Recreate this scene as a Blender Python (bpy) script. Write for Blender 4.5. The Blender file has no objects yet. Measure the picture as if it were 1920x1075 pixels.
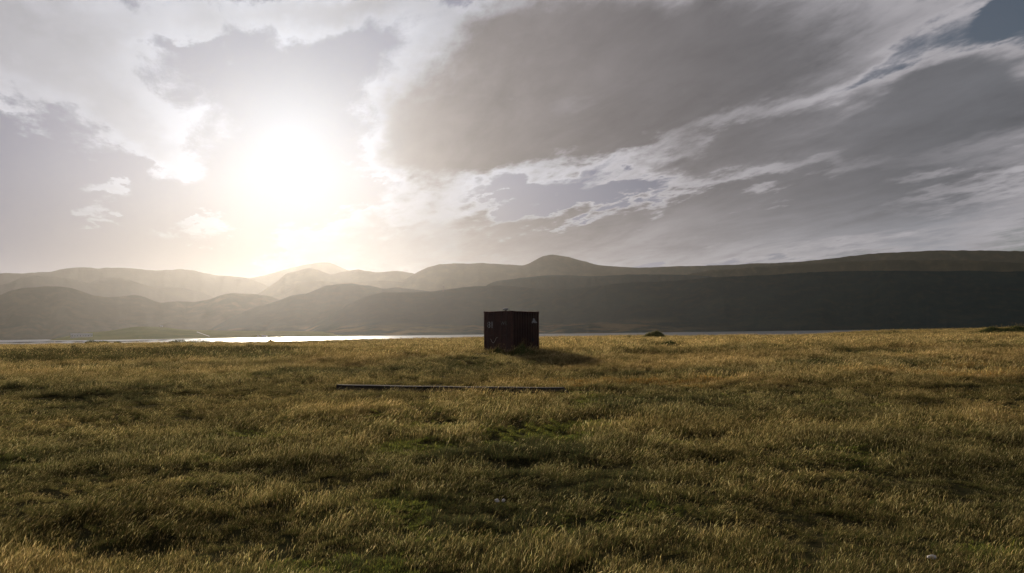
import bpy, bmesh, math, random
import numpy as np
from mathutils import Vector, Matrix, Euler
from mathutils.bvhtree import BVHTree

sc = bpy.context.scene
COL = sc.collection
rnd = random.Random(7)
RNG = np.random.default_rng(11)

# ---------------------------------------------------------------- camera
EYE = Vector((0.0, 0.0, 3.2))
FPX = 1493.0                                   # focal length in photo pixels (28 mm on a 36 mm sensor)
PITCH, ROLL = math.radians(3.24), math.radians(-0.75)
cam_data = bpy.data.cameras.new('camera')
cam_data.sensor_width = 36.0
cam_data.lens = 36.0 * FPX / 1920.0
cam_data.clip_start, cam_data.clip_end = 0.1, 120000.0
cam = bpy.data.objects.new('camera', cam_data)
COL.objects.link(cam)
CAMROT = Matrix.Rotation(math.radians(90) + PITCH, 3, 'X') @ Matrix.Rotation(ROLL, 3, 'Z')
cam.matrix_world = Matrix.Translation(EYE) @ CAMROT.to_4x4()
sc.camera = cam
AX_R, AX_U, AX_F = CAMROT.col[0].copy(), CAMROT.col[1].copy(), -CAMROT.col[2].copy()


def ray(px, py):
    """direction of a photo pixel"""
    return (AX_R * ((px - 960.0) / FPX) + AX_U * ((537.5 - py) / FPX) + AX_F).normalized()


SUN = ray(545, 268)                            # towards the sun
SUN_EL = math.asin(SUN.z)
SUN_AZ = math.atan2(SUN.x, SUN.y)

# ---------------------------------------------------------------- world: sky and clouds
world = bpy.data.worlds.new('World')
sc.world = world
world.use_nodes = True
world.cycles.sampling_method = 'MANUAL'
world.cycles.sample_map_resolution = 512
wt = world.node_tree
wt.nodes.clear()


class Nodes:
    """a small writer of node maths"""
    def __init__(self, tree):
        self.t = tree

    def new(self, kind, **kw):
        n = self.t.nodes.new(kind)
        for k, v in kw.items():
            setattr(n, k, v)
        return n

    def put(self, sock, v):
        if hasattr(v, 'is_output'):
            self.t.links.new(v, sock)
        elif v is not None:
            sock.default_value = v

    def m(self, op, a, b=None, c=None, clamp=False):
        n = self.new('ShaderNodeMath', operation=op, use_clamp=clamp)
        for i, v in enumerate((a, b, c)):
            self.put(n.inputs[i], v)
        return n.outputs[0]

    def v(self, op, a, b=None, s=None):
        n = self.new('ShaderNodeVectorMath', operation=op)
        self.put(n.inputs[0], a)
        if b is not None:
            self.put(n.inputs[1], b)
        if s is not None:
            self.put(n.inputs['Scale'], s)
        return n.outputs['Value'] if op in ('DOT_PRODUCT', 'LENGTH', 'DISTANCE') else n.outputs[0]

    def xyz(self, x, y, z=0.0):
        n = self.new('ShaderNodeCombineXYZ')
        for i, v in enumerate((x, y, z)):
            self.put(n.inputs[i], v)
        return n.outputs[0]

    def ramp(self, v, a, b, c=0.0, d=1.0, smooth=True):
        n = self.new('ShaderNodeMapRange', interpolation_type='SMOOTHSTEP' if smooth else 'LINEAR')
        for i, x in enumerate((v, a, b, c, d)):
            self.put(n.inputs[i], x)
        return n.outputs[0]

    def noise(self, vec, scale, detail=4.0, rough=0.5, dist=0.0, out=0, dims='3D'):
        n = self.new('ShaderNodeTexNoise', noise_dimensions=dims)
        self.put(n.inputs['Vector'], vec)
        n.inputs['Scale'].default_value = scale
        n.inputs['Detail'].default_value = detail
        n.inputs['Roughness'].default_value = rough
        n.inputs['Distortion'].default_value = dist
        return n.outputs[out]

    def mix(self, f, a, b, mode='MIX'):
        n = self.new('ShaderNodeMix', data_type='RGBA', blend_type=mode)
        self.put(n.inputs[0], f)
        self.put(n.inputs[6], a)
        self.put(n.inputs[7], b)
        return n.outputs[2]

    def scale(self, col, f):
        return self.v('SCALE', col, s=f)


w = Nodes(wt)
D = w.new('ShaderNodeTexCoord').outputs['Generated']
D = w.v('NORMALIZE', D)
sep = w.new('ShaderNodeSeparateXYZ')
w.put(sep.inputs[0], D)
dz = sep.outputs[2]
# a map of the sky in front of us, in thousandths of the photograph's pixels, spanned by fixed compass directions
fw = w.m('MAXIMUM', w.v('DOT_PRODUCT', D, tuple(AX_F)), 0.12)
qx = w.m('MULTIPLY_ADD', w.m('DIVIDE', w.v('DOT_PRODUCT', D, tuple(AX_R)), fw), FPX / 1000, 0.960)
qy = w.m('MULTIPLY_ADD', w.m('DIVIDE', w.v('DOT_PRODUCT', D, tuple(AX_U)), fw), -FPX / 1000, 0.5375)
Q = w.xyz(qx, qy)
# the cloud layer seen from below: flat layer coordinates, stretched along the cloud streets
zz = w.m('ADD', w.m('MAXIMUM', dz, 0.0), 0.10)
street = math.atan2(ray(430, 520).x, ray(430, 520).y)
sd = (math.sin(street), math.cos(street), 0.0)
sp = (math.cos(street), -math.sin(street), 0.0)
pa = w.m('DIVIDE', w.v('DOT_PRODUCT', D, sd), zz)
pb = w.m('DIVIDE', w.v('DOT_PRODUCT', D, sp), zz)
P = w.xyz(w.m('MULTIPLY', pa, 0.55), pb, 0.0)
P2 = w.xyz(w.m('MULTIPLY', pa, 0.35), w.m('MULTIPLY', pb, 1.0), 3.7)

# edges of the cloud masses are torn by two sizes of noise
wob = w.v('SUBTRACT', w.noise(P, 1.1, 3, 0.5, out=1), (0.5, 0.5, 0.5))
wob2 = w.v('SUBTRACT', w.noise(P, 4.2, 5, 0.5, out=1), (0.5, 0.5, 0.5))
wob3 = w.v('SUBTRACT', w.noise(P, 12.0, 6, 0.6, out=1), (0.5, 0.5, 0.5))
Qw = w.v('ADD', w.v('ADD', Q, w.v('SCALE', wob, s=0.10)), w.v('ADD', w.v('SCALE', wob2, s=0.15), w.v('SCALE', wob3, s=0.085)))
fb = w.m('SUBTRACT', w.noise(P2, 1.6, 9, 0.58, 0.6), 0.5)
fbs = w.m('SUBTRACT', w.noise(P, 5.5, 9, 0.68, 0.3), 0.5)

# cloud masses: x, y, half length, half width, rise in degrees, amount, core
MASSES = [
    # the great grey sheet right of the sun
    (1130, 165, 470, 215, 6, 0.95, 0.45), (1420, 60, 400, 190, 14, 0.62, 0.2), (1760, 30, 260, 130, 20, 0.35, 0.2), (860, 250, 190, 95, 4, 0.62, 0.3),
    (920, 130, 230, 90, 22, 0.5, 0.3), (1000, 270, 330, 70, 2, 0.45, 0.3), (1040, 20, 200, 130, 0, 0.5, 0.3),
    # wide grey layer low on the right
    (1700, 290, 560, 160, 14, 0.95, 0.45), (1440, 425, 560, 85, 6, 0.72, 0.4), (1850, 440, 330, 70, 8, 0.5, 0.3),
    (1330, 305, 160, 50, 16, 0.35, 0.2), (1150, 465, 400, 60, 3, 0.42, 0.3), (1830, 140, 170, 60, 20, 0.40, 0.2),
    (1790, 205, 330, 85, 15, 0.55, 0.2),
    # the low sheet under the sun with its bright upper rim
    (800, 462, 330, 66, 3, 0.55, 0.55), (600, 490, 170, 52, 20, 0.42, 0.45), (1000, 452, 170, 50, 4, 0.35, 0.3),
    # rim clouds along the left border of the great sheet
    (800, 370, 120, 62, -18, 0.36, 0.3), (770, 300, 80, 60, -30, 0.3, 0.3), (720, 205, 60, 40, -30, 0.28, 0.3),
    # bright bands
    (1250, 262, 330, 36, 20, 0.22, 0.2), (1120, 400, 380, 36, 4, 0.34, 0.2), (1600, 150, 280, 44, 25, 0.2, 0.2),
    # upper left veil
    (130, 110, 330, 120, -25, 0.62, 0.35), (60, 80, 200, 110, 0, 0.30, 0.2), (250, 222, 165, 52, -42, 0.40, 0.3),
    (220, 20, 380, 70, -3, 0.46, 0.3), (390, 50, 80, 40, -36, 0.40, 0.2), (660, 25, 200, 56, -3, 0.62, 0.3),
    (540, 5, 260, 46, 0, 0.4, 0.3),
    # small drifting clouds on the left
    (190, 345, 62, 20, -16, 0.52, 0.1), (193, 390, 36, 22, -22, 0.46, 0.1), (200, 425, 64, 13, 4, 0.50, 0.1),
    (365, 437, 84, 20, -2, 0.50, 0.15), (148, 318, 34, 10, -20, 0.3, 0.1),
    (640, 300, 36, 9, 0, 0.22, 0.1), (690, 328, 36, 9, 0, 0.25, 0.1),
]
# openings
GAPS = [
    (1150, 372, 150, 36, 3, 0.80, 0.2), (985, 385, 130, 34, 0, 0.5, 0.2), (1893, 42, 75, 34, 35, 0.50, 0.05),
    (870, 18, 50, 34, 30, 0.55, 0.2), (930, 170, 44, 15, 0, 0.42, 0.1), (970, 118, 44, 13, 0, 0.32, 0.1),
    (1100, 318, 240, 34, 8, 0.42, 0.2), (1330, 240, 330, 32, 20, 0.50, 0.2), (1600, 150, 190, 34, 24, 0.40, 0.2),
    (1740, 85, 200, 52, 30, 0.24, 0.1), (1780, 372, 330, 26, 9, 0.42, 0.2), (1880, 420, 130, 40, 0, 0.36, 0.2),
    (1380, 350, 260, 24, 10, 0.34, 0.2), (1400, 395, 200, 22, 6, 0.1, 0.1),
    (1230, 462, 190, 14, 4, 0.2, 0.1), (1000, 478, 220, 18, 6, 0.22, 0.1),
    (40, 60, 120, 26, -25, 0.25, 0.2), (340, 75, 100, 16, -10, 0.25, 0.1),
]


def blobs(lst, sign, start):
    total = start
    for (x, y, rx, ry, ang, amt, core) in lst:
        n = w.new('ShaderNodeMapping', vector_type='TEXTURE')
        w.put(n.inputs['Vector'], Qw)
        n.inputs['Location'].default_value = (x / 1000, y / 1000, 0)
        n.inputs['Rotation'].default_value = (0, 0, -math.radians(ang))
        n.inputs['Scale'].default_value = (rx / 1000, ry / 1000, 1)
        d = w.ramp(w.v('LENGTH', n.outputs[0]), 1.30, core * 0.6, 0.0, sign * amt)
        total = d if total is None else w.m('ADD', total, d)
    return total


ahead = w.ramp(w.v('DOT_PRODUCT', D, tuple(AX_F)), 0.45, 0.75)
mass = blobs(MASSES, 1, None)
mass = blobs(GAPS, -1, mass)
# elsewhere round the sky the same broken layer goes on
round_sky = w.ramp(w.noise(P, 0.9, 3, 0.5), 0.35, 0.62, 0.0, 0.85)
mass = w.m('ADD', w.m('MULTIPLY', mass, ahead), w.m('MULTIPLY', round_sky, w.m('SUBTRACT', 1.0, ahead)))
edge = w.m('MULTIPLY', w.ramp(mass, 0.02, 0.35), w.ramp(mass, 1.35, 0.55, 0.28, 1.0))
edge = w.m('MULTIPLY', edge, w.ramp(dz, 0.06, 0.16, 0.35, 1.0))
edge = w.m('MULTIPLY', edge, w.ramp(qx, 0.70, 0.40, 1.0, 1.7))
T = w.m('ADD', mass, w.m('MULTIPLY', fb, w.m('MULTIPLY_ADD', edge, 1.25, 0.12)))
T = w.m('ADD', T, w.m('MULTIPLY', fbs, w.m('MULTIPLY', edge, 1.25)))

alpha = w.ramp(T, 0.06, 0.48)
thick = w.m('MULTIPLY', w.ramp(T, 0.30, 1.25), w.ramp(qx, 0.58, 0.80, 0.34, 1.0))

# brightness by the angle from the sun (forward scattering)
ct = w.v('DOT_PRODUCT', D, tuple(SUN))
theta = w.m('ARCCOSINE', w.m('MINIMUM', ct, 0.99999))


def fall(width, amount, power=1.0):
    x = w.m('DIVIDE', theta, width)
    if power != 1.0:
        x = w.m('POWER', x, power)
    return w.m('MULTIPLY', w.m('EXPONENT', w.m('MULTIPLY', x, -1.0)), amount)


sky = w.new('ShaderNodeTexSky', sky_type='NISHITA', sun_disc=False)
sky.sun_elevation = SUN_EL
sky.sun_rotation = SUN_AZ
sky.altitude = 0
sky.air_density, sky.dust_density, sky.ozone_density = 1.0, 0.7, 1.0
SKYK = 10.0                                    # colours below are radiances times ten: the background runs at 0.1
veil = w.m('ADD', w.m('ADD', w.m('ADD', fall(0.42, 5.2), 0.0), 0.1), w.m('MULTIPLY', w.ramp(dz, 0.20, 0.02, 0, 2.2), w.ramp(theta, 0.12, 0.5)))
veil = w.m('MULTIPLY', veil, w.m('SUBTRACT', 1.0, fall(0.16, 0.50, 2.0)))
clear = w.mix(w.ramp(theta, 0.9, 0.45, 0.35, 0.88), w.scale(sky.outputs[0], 0.40), w.v('MULTIPLY', w.mix(w.ramp(theta, 0.10, 0.34), (0.87, 0.955, 1.27, 1), (0.90, 0.92, 1.22, 1)), w.xyz(veil, veil, veil)))
lit = w.m('ADD', w.m('ADD', fall(0.25, 0.5), fall(1.0, 3.2)), 2.6)
lit = w.m('MULTIPLY', lit, w.m('MULTIPLY_ADD', w.m('ADD', fbs, w.m('MULTIPLY', fb, 0.6)), 0.9, 1.0))
shade = w.m('ADD', w.m('ADD', fall(0.25, 0.8), fall(0.5, 1.0)), 1.05)
shade = w.m('ADD', shade, w.ramp(dz, 0.17, 0.05, 0.0, 2.9))
shade = w.m('MULTIPLY', shade, w.m('MULTIPLY_ADD', w.m('ADD', fb, w.m('MULTIPLY', fbs, 0.5)), -1.1, 1.0))
cl_lit = w.v('MULTIPLY', w.mix(w.ramp(theta, 0.15, 0.5), (0.92, 0.96, 1.08, 1), (0.99, 0.95, 1.01, 1)), w.xyz(lit, lit, lit))
warm = w.mix(w.ramp(theta, 0.30, 0.85), (1.08, 0.995, 1.03, 1), (0.95, 0.975, 1.08, 1))
cl_dark = w.v('MULTIPLY', warm, w.xyz(shade, shade, shade))
cloud = w.mix(thick, cl_lit, cl_dark)
air = w.mix(alpha, clear, cloud)
# the veiled sun's aureole
low_sun = w.m('SUBTRACT', 1.0, w.m('MULTIPLY', fall(0.35, 1.0), w.ramp(dz, 0.20, 0.07, 0.0, 0.95)))
air = w.scale(air, low_sun)
aur = fall(0.095, 1.7, 1.5)
air = w.v('ADD', air, w.scale((0.5, 1.0, 1.45), aur))
bg = w.new('ShaderNodeBackground')
w.put(bg.inputs[0], air)
bg.inputs[1].default_value = 0.1
wo = w.new('ShaderNodeOutputWorld')
wt.links.new(bg.outputs[0], wo.inputs[0])

# ---------------------------------------------------------------- sun and exposure
sun_data = bpy.data.lights.new('sun', 'SUN')
sun_data.energy = 5.0
sun_data.angle = math.radians(0.6)
sun_data.color = (1.0, 0.89, 0.75)
sun = bpy.data.objects.new('sun', sun_data)
COL.objects.link(sun)
sun.rotation_euler = SUN.to_track_quat('Z', 'Y').to_euler()
sun.location = (-40, 120, 60)
vs = sc.view_settings
sc.display_settings.display_device = 'sRGB'
vs.view_transform, vs.look, vs.exposure, vs.gamma, vs.use_curve_mapping = 'Standard', 'None', 0.0, 1.0, False
cy = sc.cycles
cy.max_bounces, cy.diffuse_bounces, cy.glossy_bounces, cy.transmission_bounces = 5, 2, 2, 3
cy.volume_bounces, cy.transparent_max_bounces = 0, 4
cy.caustics_reflective = cy.caustics_refractive = False
cy.sample_clamp_indirect = 6.0

# ---------------------------------------------------------------- helpers
def tag(o, label, cat=None, group=None, kind=None):
    o['label'] = label
    if cat:
        o['category'] = cat
    if group:
        o['group'] = group
    if kind:
        o['kind'] = kind
    return o


def link(name, mesh, mat=None, parent=None):
    o = bpy.data.objects.new(name, mesh)
    COL.objects.link(o)
    if mat is not None:
        mesh.materials.append(mat)
    o.parent = parent
    return o


def empty(name, loc=(0, 0, 0), rz=0.0, tilt=(0, 0)):
    o = bpy.data.objects.new(name, None)
    COL.objects.link(o)
    o.location = loc
    o.rotation_euler = (tilt[0], tilt[1], rz)
    o.empty_display_size = 0.3
    return o


def hash2(ix, iy, seed):
    h = (ix.astype(np.int64) * 374761393 + iy.astype(np.int64) * 668265263 + seed * 974634777) & 0xFFFFFFFF
    h = ((h ^ (h >> 13)) * 1274126177) & 0xFFFFFFFF
    h = h ^ (h >> 16)
    return (h & 0xFFFFFF) / float(0xFFFFFF)


def vnoise(x, y, seed=0):
    x, y = np.asarray(x, float), np.asarray(y, float)
    ix, iy = np.floor(x), np.floor(y)
    fx, fy = x - ix, y - iy
    fx = fx * fx * fx * (fx * (fx * 6 - 15) + 10)
    fy = fy * fy * fy * (fy * (fy * 6 - 15) + 10)
    a, b = hash2(ix, iy, seed), hash2(ix + 1, iy, seed)
    c, d = hash2(ix, iy + 1, seed), hash2(ix + 1, iy + 1, seed)
    return (a + (b - a) * fx) * (1 - fy) + (c + (d - c) * fx) * fy


def fbm(x, y, seed=0, octaves=5, gain=0.5, lac=2.03):
    s, a, t = 0.0, 1.0, 0.0
    for k in range(octaves):
        s = s + a * (vnoise(x * lac ** k, y * lac ** k, seed + 17 * k) - 0.5)
        t += a
        a *= gain
    return s / t * 2.0                           # about -1..1


def sstep(x, a, b):
    t = np.clip((np.asarray(x, float) - a) / (b - a), 0, 1)
    return t * t * (3 - 2 * t)


def material(name):
    m = bpy.data.materials.new(name)
    m.use_nodes = True
    m.node_tree.nodes.clear()
    n = Nodes(m.node_tree)
    out = n.new('ShaderNodeOutputMaterial')
    return m, n, out


def principled(name, color, rough=0.8, metal=0.0, spec=0.3, build=None, bump=None):
    m, n, out = material(name)
    p = n.new('ShaderNodeBsdfPrincipled')
    p.inputs['Base Color'].default_value = (*color, 1)
    p.inputs['Roughness'].default_value = rough
    p.inputs['Metallic'].default_value = metal
    p.inputs['Specular IOR Level'].default_value = spec
    if build:
        n.put(p.inputs['Base Color'], build(n))
    if bump:
        h, strength, dist = bump(n)
        b = n.new('ShaderNodeBump')
        n.put(b.inputs['Height'], h)
        b.inputs['Strength'].default_value = strength
        b.inputs['Distance'].default_value = dist
        n.put(p.inputs['Normal'], b.outputs[0])
    n.t.links.new(p.outputs[0], out.inputs[0])
    return m


def objco(n):
    return n.new('ShaderNodeTexCoord').outputs['Object']


def grid_mesh(name, X, Y, Z, smooth=True):
    """X, Y, Z arrays of shape (rows, columns)"""
    r, c = X.shape
    me = bpy.data.meshes.new(name)
    co = np.stack([X, Y, Z], -1).reshape(-1, 3)
    i = np.arange(r * c).reshape(r, c)
    f = np.stack([i[:-1, :-1], i[:-1, 1:], i[1:, 1:], i[1:, :-1]], -1).reshape(-1, 4)
    me.vertices.add(len(co))
    me.vertices.foreach_set('co', co.ravel())
    me.loops.add(f.size)
    me.loops.foreach_set('vertex_index', f.ravel().astype(np.int32))
    me.polygons.add(len(f))
    me.polygons.foreach_set('loop_start', np.arange(0, f.size, 4, dtype=np.int32))
    me.polygons.foreach_set('loop_total', np.full(len(f), 4, np.int32))
    if smooth:
        me.polygons.foreach_set('use_smooth', np.ones(len(f), bool))
    me.update()
    return me


# ---------------------------------------------------------------- the field
_py = np.array([-3000, -60, -8, 0, 1.6, 3, 5, 7, 10.5, 18, 30, 42, 52, 66, 90, 150, 240, 400.])
_pz = np.array([1.0, 1.2, 1.55, 1.6, 1.52, 1.05, .42, .08, 0.0, .42, .93, 1.40, 1.80, 1.84, 1.74, 1.50, 1.46, 1.4])
_ty = np.concatenate([np.linspace(-3000, -60, 60)[:-1], np.linspace(-60, 400, 1841)])
_tz = np.interp(_ty, _py, _pz)
_k = np.hanning(23)
_k /= _k.sum()
_tz2 = _tz.copy()
_tz2[80:-40] = np.convolve(_tz, _k, 'same')[80:-40]


def shore_y(x):
    """distance at which the field breaks off to the fjord"""
    x = np.asarray(x, float)
    return np.interp(x, [-400, -130, -55, 0, 30, 56, 90, 150, 400], [230, 200, 168, 226, 215, 172, 205, 225, 260]) \
        + 9 * fbm(x / 11, x * 0 + 3.1, 5, 4)


def ground_z(x, y):
    x, y = np.asarray(x, float), np.asarray(y, float)
    z = np.interp(y, _ty, _tz2)
    z = z + 0.62 * sstep(x, 50, 110) * sstep(y, 70, 190)
    near = 1 - 0.75 * sstep(np.hypot(x, y), 60, 200)
    z = z + near * (0.10 * fbm(x / 9, y / 6.5, 1, 3) + 0.07 * fbm(x / 2.6, y / 1.9, 2, 3) + 0.045 * fbm(x / 0.8, y / 0.7, 3, 2)) * sstep(np.abs(y), 1.0, 4.0)
    z = z + 0.22 * fbm(x / 9, y / 30, 9, 4) * sstep(y, 90, 150)
    e = shore_y(x)
    bank = sstep(y, e, e + 16)
    z = z * (1 - bank) + bank * (-3.4)
    z = z - 8.0 * sstep(y, e + 30, e + 500)
    return z


def ground_hit(px, py):
    """where the sight line of a photo pixel meets the field"""
    d = ray(px, py)
    t = np.linspace(2, 420, 20000)
    g = ground_z(d.x * t, d.y * t) - (EYE.z + d.z * t)
    k = np.argmax(g >= 0)
    if g[k] < 0:
        k = len(t) - 1
    return Vector((d.x * t[k], d.y * t[k], float(ground_z(d.x * t[k], d.y * t[k])))), t[k]


def soil(n):
    v = objco(n)
    a = n.noise(v, 0.35, 6, 0.6)
    b = n.noise(v, 6.0, 5, 0.65)
    c = n.mix(n.ramp(a, 0.35, 0.65), (0.045, 0.040, 0.020, 1), (0.070, 0.054, 0.026, 1))
    return n.mix(n.ramp(b, 0.3, 0.75), (0.035, 0.036, 0.016, 1), c)


mat_soil = principled('turf_soil', (0.08, 0.06, 0.03), 1.0, spec=0.0, build=soil,
                      bump=lambda n: (n.noise(objco(n), 9.0, 6, 0.65), 0.9, 0.12))
# one sheet, fine near the camera and coarser outwards
gx = np.concatenate([-np.geomspace(24000, 60, 40)[:-1], np.linspace(-60, 60, 401), np.geomspace(60, 24000, 40)[1:]])
gy = np.concatenate([-np.geomspace(4000, 8, 24)[:-1], np.linspace(-8, 90, 393), np.linspace(90, 260, 180)[1:], np.geomspace(260, 28000, 50)[1:]])
GX, GY = np.meshgrid(gx, gy)
GZ = ground_z(GX, GY)
ground = link('ground', grid_mesh('ground', GX, GY, GZ), mat_soil)
tag(ground, 'grassy field rising gently towards the water', 'field', kind='structure')

# ---------------------------------------------------------------- the fjord
def build_water():
    m, n, out = material('fjord_water')
    p = n.new('ShaderNodeBsdfPrincipled')
    p.inputs['Base Color'].default_value = (0.012, 0.022, 0.028, 1)
    p.inputs['Roughness'].default_value = 0.30
    p.inputs['IOR'].default_value = 1.333
    v = objco(n)
    h = n.m('ADD', n.noise(v, 0.16, 4, 0.6), n.m('MULTIPLY', n.noise(v, 0.9, 3, 0.6), 0.4))
    b = n.new('ShaderNodeBump')
    b.inputs['Strength'].default_value = 0.9
    b.inputs['Distance'].default_value = 1.0
    n.put(b.inputs['Height'], h)
    n.put(p.inputs['Normal'], b.outputs[0])
    n.t.links.new(p.outputs[0], out.inputs[0])
    return m


WATER_Z = -2.0
wx, wy = np.meshgrid(np.linspace(-22000, 22000, 60), np.concatenate([[120.0], np.geomspace(230, 16000, 40)]))
water = link('water', grid_mesh('water', wx, wy, wx * 0 + WATER_Z), build_water())
tag(water, 'strip of fjord water glittering below the hills', 'water', kind='structure')

# ---------------------------------------------------------------- hills
def hill_mat(name, low, high, gold, gold_amt=0.5, scale=0.004, sunlit_foot=None):
    def col(n):
        v = objco(n)
        a = n.noise(v, scale, 8, 0.62)
        b = n.noise(v, scale * 7, 6, 0.65)
        c = n.mix(n.ramp(a, 0.35, 0.65), (*low, 1), (*high, 1))
        c = n.mix(n.m('MULTIPLY', n.ramp(b, 0.42, 0.72), gold_amt), c, (*gold, 1))
        if sunlit_foot:                               # sunlit streaks on the foot's dry grass, painted as lighter colour
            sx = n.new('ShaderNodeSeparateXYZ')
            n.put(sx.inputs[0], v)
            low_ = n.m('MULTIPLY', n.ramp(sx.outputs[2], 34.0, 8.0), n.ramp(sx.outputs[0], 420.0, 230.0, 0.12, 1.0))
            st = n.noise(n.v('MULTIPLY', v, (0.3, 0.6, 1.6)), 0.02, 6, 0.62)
            c = n.mix(n.m('MULTIPLY', n.ramp(st, 0.46, 0.62), low_), c, (*sunlit_foot, 1))
        return c
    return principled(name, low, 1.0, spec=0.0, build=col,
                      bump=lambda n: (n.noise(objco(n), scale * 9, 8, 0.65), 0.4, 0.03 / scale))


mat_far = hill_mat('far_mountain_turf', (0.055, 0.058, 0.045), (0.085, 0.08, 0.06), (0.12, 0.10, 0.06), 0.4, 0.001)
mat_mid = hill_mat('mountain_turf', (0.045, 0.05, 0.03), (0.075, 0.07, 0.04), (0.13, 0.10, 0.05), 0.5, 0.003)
mat_near = hill_mat('fjord_hill_turf', (0.011, 0.029, 0.030), (0.019, 0.038, 0.036), (0.07, 0.06, 0.035), 0.3, 0.006, sunlit_foot=(0.15, 0.11, 0.06))
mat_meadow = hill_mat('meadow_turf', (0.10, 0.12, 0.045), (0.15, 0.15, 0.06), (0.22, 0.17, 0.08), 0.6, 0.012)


def hill(name, label, pts, r_foot, r_ridge, r_back, mat, step=4.0, rows=34, foot=0.35, rough=0.05, seed=0, base=-4.0, ridge_rough=0.006, steep=1.7):
    pts = np.array(pts, float)
    xs = np.arange(pts[0, 0], pts[-1, 0] + step, step)
    # round the traced corners off a little
    ys = np.interp(xs, pts[:, 0], pts[:, 1])
    k = np.array([1, 2, 3, 2, 1.]) / 9
    ys = np.convolve(np.pad(ys, 2, 'edge'), k, 'valid')
    dirs = np.array([ray(a, b) for a, b in zip(xs, ys)])
    hor = np.hypot(dirs[:, 0], dirs[:, 1])
    az = np.arctan2(dirs[:, 0], dirs[:, 1])
    rr = r_ridge if not callable(r_ridge) else r_ridge(xs)
    rf = r_foot if not callable(r_foot) else r_foot(xs)
    rr, rf = rr + xs * 0, rf + xs * 0
    rr = rr * (1 + 0.02 * fbm(xs / 60, xs * 0 + seed, seed, 3))
    rf = rf * (1 + 0.03 * fbm(xs / 45, xs * 0 + seed + 9, seed + 4, 4))
    zr = EYE.z + rr * dirs[:, 2] / hor
    zr = zr + (zr - base) * ridge_rough * fbm(xs / 11, xs * 0, seed + 2, 4)
    t = np.concatenate([np.linspace(0, 1, rows), 1 + np.linspace(0, 1, rows // 2)[1:] ** 1.2])
    T_, A_ = np.meshgrid(t, az, indexing='ij')
    front = np.clip(T_, 0, 1)
    back = np.clip(T_ - 1, 0, 1)
    st_ = (steep(xs) if callable(steep) else steep + xs * 0)[None, :]
    prof = foot * front + (1 - foot) * front ** st_
    prof = np.where(front > 0.86, prof, prof)
    prof = prof * (1 - 0.9 * sstep(back, 0.03, 1.0))
    R_ = np.where(T_ <= 1, rf + (rr - rf) * front, rr + (r_back - rr) * back)
    Z_ = base + (zr - base) * prof
    X_, Y_ = np.sin(A_) * R_, np.cos(A_) * R_
    sc_ = float(np.median(rr)) * 0.05
    win = np.sin(np.pi * np.clip(front, 0, 1)) ** 0.8 * (back <= 0) + 0.4 * (back > 0)
    gul = fbm(X_ / sc_, Y_ / sc_, seed + 21, 5, 0.55)
    gul2 = 1 - 2 * np.abs(fbm(X_ / (sc_ * 0.7), Y_ / (sc_ * 2.2), seed + 31, 4, 0.5))
    Z_ = Z_ + (zr - base) * win * rough * (gul * 1.3 - 0.5 * gul2)
    Z_[0] = base - 2
    o = link(name, grid_mesh(name, X_, Y_, Z_), mat)
    tag(o, label, 'hill', kind='structure')
    return o


# (photo points of each ridge line; the distance grows from layer to layer)
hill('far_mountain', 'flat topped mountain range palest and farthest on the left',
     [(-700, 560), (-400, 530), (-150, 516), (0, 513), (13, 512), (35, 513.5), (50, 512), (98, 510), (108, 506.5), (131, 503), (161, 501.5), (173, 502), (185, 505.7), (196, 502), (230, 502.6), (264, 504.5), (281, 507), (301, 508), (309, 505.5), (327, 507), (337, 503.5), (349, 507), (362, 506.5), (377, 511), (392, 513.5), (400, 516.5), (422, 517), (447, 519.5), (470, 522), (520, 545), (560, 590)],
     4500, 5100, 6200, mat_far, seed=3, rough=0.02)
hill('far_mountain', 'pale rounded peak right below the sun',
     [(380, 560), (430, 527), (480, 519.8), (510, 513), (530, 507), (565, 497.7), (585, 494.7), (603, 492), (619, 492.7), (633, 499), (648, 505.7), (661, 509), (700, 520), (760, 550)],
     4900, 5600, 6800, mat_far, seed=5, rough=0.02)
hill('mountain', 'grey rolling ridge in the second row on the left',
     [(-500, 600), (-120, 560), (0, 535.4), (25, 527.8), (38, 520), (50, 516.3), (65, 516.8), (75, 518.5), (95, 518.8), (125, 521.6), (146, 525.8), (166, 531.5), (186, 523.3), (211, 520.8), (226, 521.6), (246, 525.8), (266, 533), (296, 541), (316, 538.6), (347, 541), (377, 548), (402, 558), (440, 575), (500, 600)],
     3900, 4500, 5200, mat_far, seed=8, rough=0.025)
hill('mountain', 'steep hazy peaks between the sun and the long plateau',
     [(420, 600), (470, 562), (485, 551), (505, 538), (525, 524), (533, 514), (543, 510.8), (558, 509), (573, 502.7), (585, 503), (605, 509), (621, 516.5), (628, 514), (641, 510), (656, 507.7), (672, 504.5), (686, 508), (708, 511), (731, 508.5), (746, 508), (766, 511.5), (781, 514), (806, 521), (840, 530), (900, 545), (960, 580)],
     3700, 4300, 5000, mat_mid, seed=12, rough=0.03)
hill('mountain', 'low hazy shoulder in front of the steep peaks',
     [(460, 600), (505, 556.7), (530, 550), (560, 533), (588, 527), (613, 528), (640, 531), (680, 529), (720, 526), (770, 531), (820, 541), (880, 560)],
     3300, 3800, 4400, mat_mid, seed=14, rough=0.03)
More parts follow.
